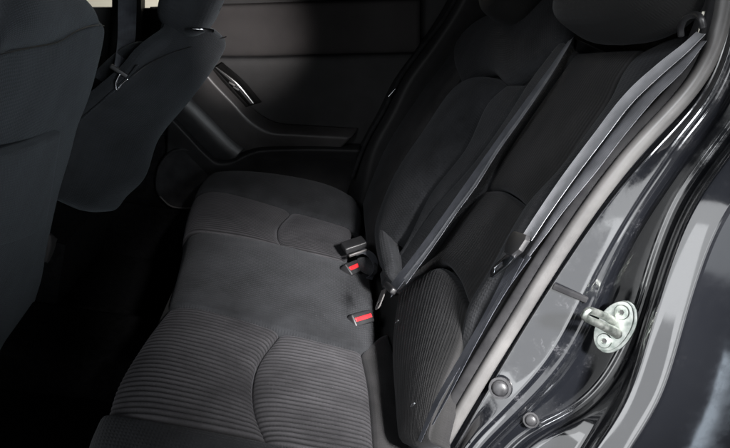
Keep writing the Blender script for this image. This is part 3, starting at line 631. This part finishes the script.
# door latch striker
sn = V3(-.62, -.70, .30); sn /= np.linalg.norm(sn)
st_c = atY(614, 326, -.072)
ax_l = atY(633, 300, -.075)-atY(603, 349, -.075); ax_l = frame(ax_l, sn)
outl = []
for i in range(48):
    th = 2*math.pi*i/48; a, bb = math.cos(th), math.sin(th)
    outl.append((.041*math.copysign(abs(a)**.8, a), (.0205+.002*math.cos(2*th+3.1))*math.copysign(abs(bb)**.95, bb)))
stk = plate('latch_striker', outl, st_c, ax_l, .004, zinc, body, bev=.0012)
X_, Y_, Z_ = ax_l
plate('striker_base', [(x*1.05, y*1.08) for x, y in outl], np.array(st_c)-Z_*.0065+Y_*-.003, ax_l, .006, zinc, stk, bev=.0015)
for sx_ in (-.025, .025):
    c_ = np.array(st_c)+X_*sx_+Z_*.004
    lathe('striker_bolt', [(.0108, -.001), (.0108, .0012), (.0098, .0026), (.0045, .0030), (.0042, .0012), (.0002, .0012)], c_, ax_l, zinc, stk, 28)
    lathe('bolt_socket', [(.0038, .0), (.0038, .0016), (.0002, .0016)], c_, ax_l, zhole, stk, 6)
tip = atY(586, 313, -.118); e1 = np.array(st_c)+X_*.006+Y_*.004+Z_*.002; e2 = np.array(st_c)-X_*.006+Y_*-.010+Z_*.002
tube('striker_loop', [e1, e1*.55+tip*.45+X_*.004, tip+X_*.0035, tip, tip-X_*.0045, e2*.55+tip*.45-X_*.002, e2], [.0062, .0056, .0052, .0050, .0054, .0066, .0078], zinc, stk, n=60, seg=16)
# cream edge strip at the top of the pillar
box('pillar_pale_strip', atY(700, 32, .0), frame(atY(704, 14, .0)-atY(697, 50, .0), V3(-1, -.6, 0)), (.052, .0035, .004), cream, body, bev=.001)

# interior shell
def slab(name, pts, m, parent, thick=.01):
    P = [np.array(p, float) for p in pts]; n_ = np.cross(P[1]-P[0], P[2]-P[0]); n_ /= np.linalg.norm(n_)
    v = P+[p+n_*thick for p in P]; k = len(P)
    f = [tuple(range(k)), tuple(range(2*k-1, k-1, -1))]+[(i, (i+1) % k, k+(i+1) % k, k+i) for i in range(k)]
    return add(name, v, f, m, parent, smooth=False)
slab('floor_carpet', [(-1.2, -.06, -.40), (.7, -.06, -.40), (.7, 1.42, -.40), (-1.2, 1.42, -.40)], shade_carpet, body, -.03)
box('tunnel', V3(-.5, .68, -.34), (V3(1, 0, 0), V3(0, 1, 0), V3(0, 0, 1)), (1.3, .24, .14), shade_carpet, body, bev=.04, seg=5)
slab('front_bulkhead', [(-1.25, -.05, -.4), (-1.25, 1.42, -.4), (-1.25, 1.42, .95), (-1.25, -.05, .95)], shade_carpet, body, .01)
# roof skin, bowed
rc0 = [V3(-1.0, y, .93+.07*math.sin(math.pi*(y+.02)/1.42)) for y in np.linspace(-.02, 1.40, 7)]
loft('roof', [[V3(x, p[1], p[2]-(.10*max(0, x-.5))) for p in rc0] for x in (-1.0, -.5, 0, .5, .9, 1.3)], soft, body, n=40, sub=3, thick=.02)
slab('rear_bulkhead', [(1.02, -.05, -.35), (1.02, 1.42, -.35), (1.02, 1.42, .95), (1.02, -.05, .95)], shade_carpet, body, .01)
slab('parcel_shelf', [(.84, .03, .60), (1.02, .03, .62), (1.02, 1.38, .62), (.84, 1.38, .60)], shade_carpet, body, .01)

box('centre_pillar', V3(-.38, -.03, .3), frame(V3(-.12, 0, 1), V3(0, -1, 0)), (1.35, .15, .07), soft, body, bev=.015)
fd3_panel = box('front_door_skin', V3(-.98, -.09, .03), (V3(1, 0, 0), V3(0, 1, 0), V3(0, 0, 1)), (1.08, .08, 1.06), paint, body, bev=.03)
glass = mat('tinted_glass', (.12, .12, .12), .05); bsdf(glass).inputs['Transmission Weight'].default_value = .6
box('front_window', V3(-.98, -.07, .76), (V3(1, 0, 0), V3(0, 1, 0), V3(0, 0, 1)), (1.06, .005, .40), glass, body, bev=.001)
# far rear wheelhouse trim and far door seal
loft('far_pillar_trim', [[atY(x+dx, y, Yv) for x, y in ((350, 215), (356, 190), (366, 150), (386, 112), (402, 80), (425, 48), (450, 10), (470, -30))] for dx, Yv in ((-8, 1.38), (0, 1.34), (8, 1.315), (16, 1.315), (40, 1.33), (110, 1.33))], soft, body, n=60)
tube('far_seal', [atY(x, y, 1.335) for x, y in ((352, 178), (366, 142), (384, 110), (400, 78), (420, 50), (440, 24), (456, -2), (465, -25))], .007, dark_rubber, body, n=70, seg=12)
box('pillar_pale_strip', atY(392, 93, 1.31), frame(atY(396, 89, 1.31)-atY(388, 98, 1.31), V3(0, -1, 0)), (.035, .004, .004), chrome, body, bev=.001)  # small bright bar added to stand for a glint on the pillar
# far centre pillar
slab('centre_pillar', [atY(112, -60, 1.36), atY(141, -60, 1.36), atY(141, 40, 1.36), atY(150, 120, 1.36), atY(98, 120, 1.36), atY(112, 40, 1.36)], soft, body, .05)
tube('trim_glint', [atY(163.5, 12, 1.3), atY(162.5, 28, 1.3), atY(161, 46, 1.3)], .0025, satin, body, n=12, seg=8)  # thin pale strip added as a glint on the trim
slab('far_sill', [(-1.2, 1.40, -.4), (.7, 1.40, -.4), (.7, 1.40, -.2), (-1.2, 1.40, -.2)], shade_carpet, body, .02)

# ================================================================== FAR REAR DOOR
def sub_empty(name, loc, parent):
    o = bpy.data.objects.new(name, None); COL.objects.link(o); o.empty_display_size = .05
    o.parent = parent; o.location = Vector(loc)-world_of(parent); return o
fd = sub_empty('car_door', (.0, 1.42, -.25), body)
D = lambda x, y, o=0.0: atY(x, y, 1.40-o)
def plist(l, o): return [D(x, y, o) for x, y in l]
loft('door_card', [plist([(150, 7), (200, 5), (260, 3), (330, 1), (420, -2)], .0), plist([(150, 10), (200, 8), (260, 6), (330, 4), (420, 2)], .016), plist([(150, 22), (200, 22), (260, 26), (330, 24), (420, 22)], .012), plist([(150, 54), (200, 54), (260, 54), (330, 52), (420, 50)], .008), plist([(150, 57), (200, 57), (260, 57), (330, 55), (420, 53)], -.006)], door_cloth, fd, n=60, thick=.012)
loft('door_card_middle', [plist([(150, 56), (200, 56), (260, 56), (330, 54), (420, 52)], .0), plist([(150, 59), (200, 59), (260, 59), (330, 57), (420, 55)], .010), plist([(150, 90), (200, 90), (260, 92), (330, 95), (420, 95)], .012), plist([(150, 135), (200, 135), (260, 135), (330, 150), (420, 150)], .004)], soft, fd, n=60, thick=.012)
loft('door_card_lower', [plist([(60, 120), (150, 128), (260, 134), (330, 150), (420, 150)], .0), plist([(60, 200), (150, 200), (260, 200), (330, 200), (420, 200)], .006), plist([(60, 300), (150, 300), (260, 300), (330, 300), (420, 300)], .0)], shade_carpet, fd, n=60, thick=.012)
# armrest sweeping down from the switch panel into a level shelf
top = [(196, 62), (212, 82), (232, 103), (250, 122), (268, 132), (300, 135), (350, 138)]
loft('armrest', [plist([(x+8, y-10) for x, y in top], .008), plist([(x+3, y-3) for x, y in top], .045), plist(top, .055), plist([(x-3, y+4) for x, y in top], .054), plist([(x-14, y+14) for x, y in top], .040), plist([(x-24, y+24) for x, y in top], .012)], satin, fd, n=70, thick=.006)
loft('switch_panel', [plist([(206, 62), (222, 84), (244, 108)], .02), plist([(212, 66), (229, 83), (250, 106)], .05), plist([(217, 66), (238, 82), (256, 104)], .048), plist([(222, 62), (243, 80), (262, 102)], .02)], piano, fd, n=30, thick=.004)
for k, (x, y) in enumerate(((232, 84), (236, 88.5))):
    box('window_switch', D(x, y, .052), frame(D(x+7, y+4, .05)-D(x, y, .05), V3(0, -1, .2)), (.022, .007, .006), satin if k == 0 else hard, fd, bev=.0015)
# bowed pull channel with a satin highlight strip
pc = [(172, 96), (190, 112), (208, 130), (224, 146), (236, 156)]
loft('pull_channel', [plist([(x+14, y-12) for x, y in pc], .012), plist([(x+6, y-4) for x, y in pc], .036), plist([(x, y+2) for x, y in pc], .044), plist([(x-8, y+10) for x, y in pc], .034), plist([(x-18, y+20) for x, y in pc], .005)], hard, fd, n=50, thick=.005)
lp = [(170, 118), (186, 135), (204, 154), (217, 164), (232, 163), (246, 156), (258, 152), (300, 150), (360, 151)]
loft('lower_shelf', [plist([(x+1, y-7) for x, y in lp], .006), plist([(x, y-2) for x, y in lp], .062), plist(lp, .068), plist([(x-2, y+6) for x, y in lp], .060), plist([(x-3, y+26) for x, y in lp], .028), plist([(x-4, y+60) for x, y in lp], .01)], soft, fd, n=80, thick=.006)
sp_ = [D(160, 166, .03), D(175, 151, .045), D(190, 151, .05), D(216, 172, .05), D(220, 182, .045), D(205, 203, .04), D(172, 205, .035), D(158, 192, .03)]
cl = spline(sp_, 48, closed=True); cen = cl.mean(axis=0)
vv_ = []; ff_ = []
for i_, (s_, o_) in enumerate(((1.06, -.03), (1.05, .0), (1.0, .004), (.96, .0), (.93, -.004), (.7, -.002), (.35, .0))):
    for p in cl: vv_.append(cen+(p-cen)*s_+V3(0, -o_, 0))
ff_ = gfaces(7, 48, wrap=True)+[tuple(6*48+i for i in range(48))]
add('speaker_cover', vv_, ff_, dark_rubber, fd)
tube('speaker_rim', [p+V3(0, -.004, 0) for p in (D(160, 196, .035), D(172, 206, .035), D(200, 206, .04), D(222, 196, .045))], .003, satin, fd, n=40, seg=8)
slab('window_frame', [D(159, 9, -.03), D(400, 2, -.03), D(400, 70, -.03), D(530, 70, -.03), D(530, -60, -.03), D(159, -60, -.03)], soft, fd, .02)
fd2 = sub_empty('car_door', (-.6, 1.42, -.25), body)
slab('door_card', [D(-300, 10), D(113, 7.5), D(118, 200), D(-300, 220)], soft, fd2, .02)
slab('door_card_rear', [D(134, 8.5), D(163, 8), D(163, 110), D(134, 110)], soft, fd, .012)

# far front belt hanging on the pillar
fb = empty('seat_belt', tuple(atY(126, 60, 1.25)), 'dark seat belt hanging on the far centre pillar between the front seats', 'seat belt', 'seat belts in the cabin')
W_ = lambda x, y, Y=1.27: atY(x, y, Y)
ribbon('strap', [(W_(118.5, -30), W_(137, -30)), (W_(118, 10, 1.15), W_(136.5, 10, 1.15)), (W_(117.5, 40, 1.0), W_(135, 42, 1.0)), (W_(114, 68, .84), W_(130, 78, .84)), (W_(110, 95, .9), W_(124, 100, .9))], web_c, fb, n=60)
box('tongue_bar', atY(120, 72, .80), frame(atY(131, 78, .80)-atY(111, 65, .80), V3(0, -1, .2)), (.052, .012, .010), hard, fb, bev=.004)
tube('tongue', [atY(120, 74, .79), atY(116, 83, .79), atY(117, 90, .79), atY(122, 84, .79), atY(128, 79, .79)], .0022, chrome, fb, n=30, seg=10)

# ================================================================== LIGHT
w = bpy.data.worlds.new('World'); sc.world = w; w.use_nodes = True
w.node_tree.nodes['Background'].inputs['Color'].default_value = (.75, .85, 1, 1); w.node_tree.nodes['Background'].inputs['Strength'].default_value = .035
def area(name, loc, target, sx, sy, power, col=(1, 1, 1)):
    ld = bpy.data.lights.new(name, 'AREA'); ld.shape = 'RECTANGLE'; ld.size = sx; ld.size_y = sy; ld.energy = power; ld.color = col
    o = bpy.data.objects.new(name, ld); COL.objects.link(o); o.location = loc
    o.rotation_euler = (Vector(target)-Vector(loc)).to_track_quat('-Z', 'Y').to_euler(); return o
k = area('key_softbox', (1.08, -2.05, 1.8), (.50, .36, 0), .30, .30, 7.6, (1, .98, .97)); k.data.spread = math.radians(17)
f_ = area('fill_softbox', (1.3, -2.3, 1.3), (-.25, .48, .56), .9, .9, 3.0, (.90, .96, 1)); f_.data.spread = math.radians(27)
o_ = area('backrest_fill', (-.9, -2.0, 1.75), (.62, .35, .42), .5, .5, 1.5, (.93, .96, 1)); o_.data.spread = math.radians(30)  # added unseen lamp, lifts the backrest and belts
area('band_reflection_light', (-1.15, -1.0, .20), (.7, -.05, .30), 1.5, 1.8, 18, (.96, .98, 1))  # added unseen lamp, placed for the pale reflection along the body edge
area('jamb_reflection_light', (-.3, -1.35, .02), (.68, -.05, .2), 1.25, 1.15, 7, (.96, .98, 1))  # added unseen lamp, placed to reflect in the jamb panel and body edge
area('panel_reflection_light', (2.8, -3.8, .15), (.8, -.15, .45), 2.0, 1.1, 5.5, (.9, .95, 1))  # added unseen lamp, gives the grey reflection high on the quarter panel
area('streak_reflection_light', (1.98, -1.61, -.48), (.84, -.17, .27), .07, .5, .28, (.75, .87, 1))  # added unseen lamp, makes the bluish reflected streak on the quarter panel
ld = bpy.data.lights.new('door_patch_light', 'SPOT'); ld.energy = 620; ld.spot_size = math.radians(8.5); ld.spot_blend = 1.0; ld.shadow_soft_size = .03; ld.color = (1, .93, .9)  # added spot that makes the light patch on the far door
o = bpy.data.objects.new('door_patch_light', ld); COL.objects.link(o); o.location = (.95, -1.7, 1.0); o.rotation_euler = (Vector(atY(238, 38, 1.39))-o.location).to_track_quat('-Z', 'Y').to_euler()
area('wall_fill', (-.3, 3.0, 1.9), (-.2, 4.0, .6), .5, .5, 90, (1, .97, .9))  # added unseen lamp, brightens the cream wall

sc.render.engine = 'CYCLES'
sc.cycles.max_bounces = 6; sc.cycles.use_denoising = True
sc.view_settings.view_transform = 'Standard'; sc.view_settings.look = 'None'; sc.view_settings.exposure = 0; sc.view_settings.gamma = 1
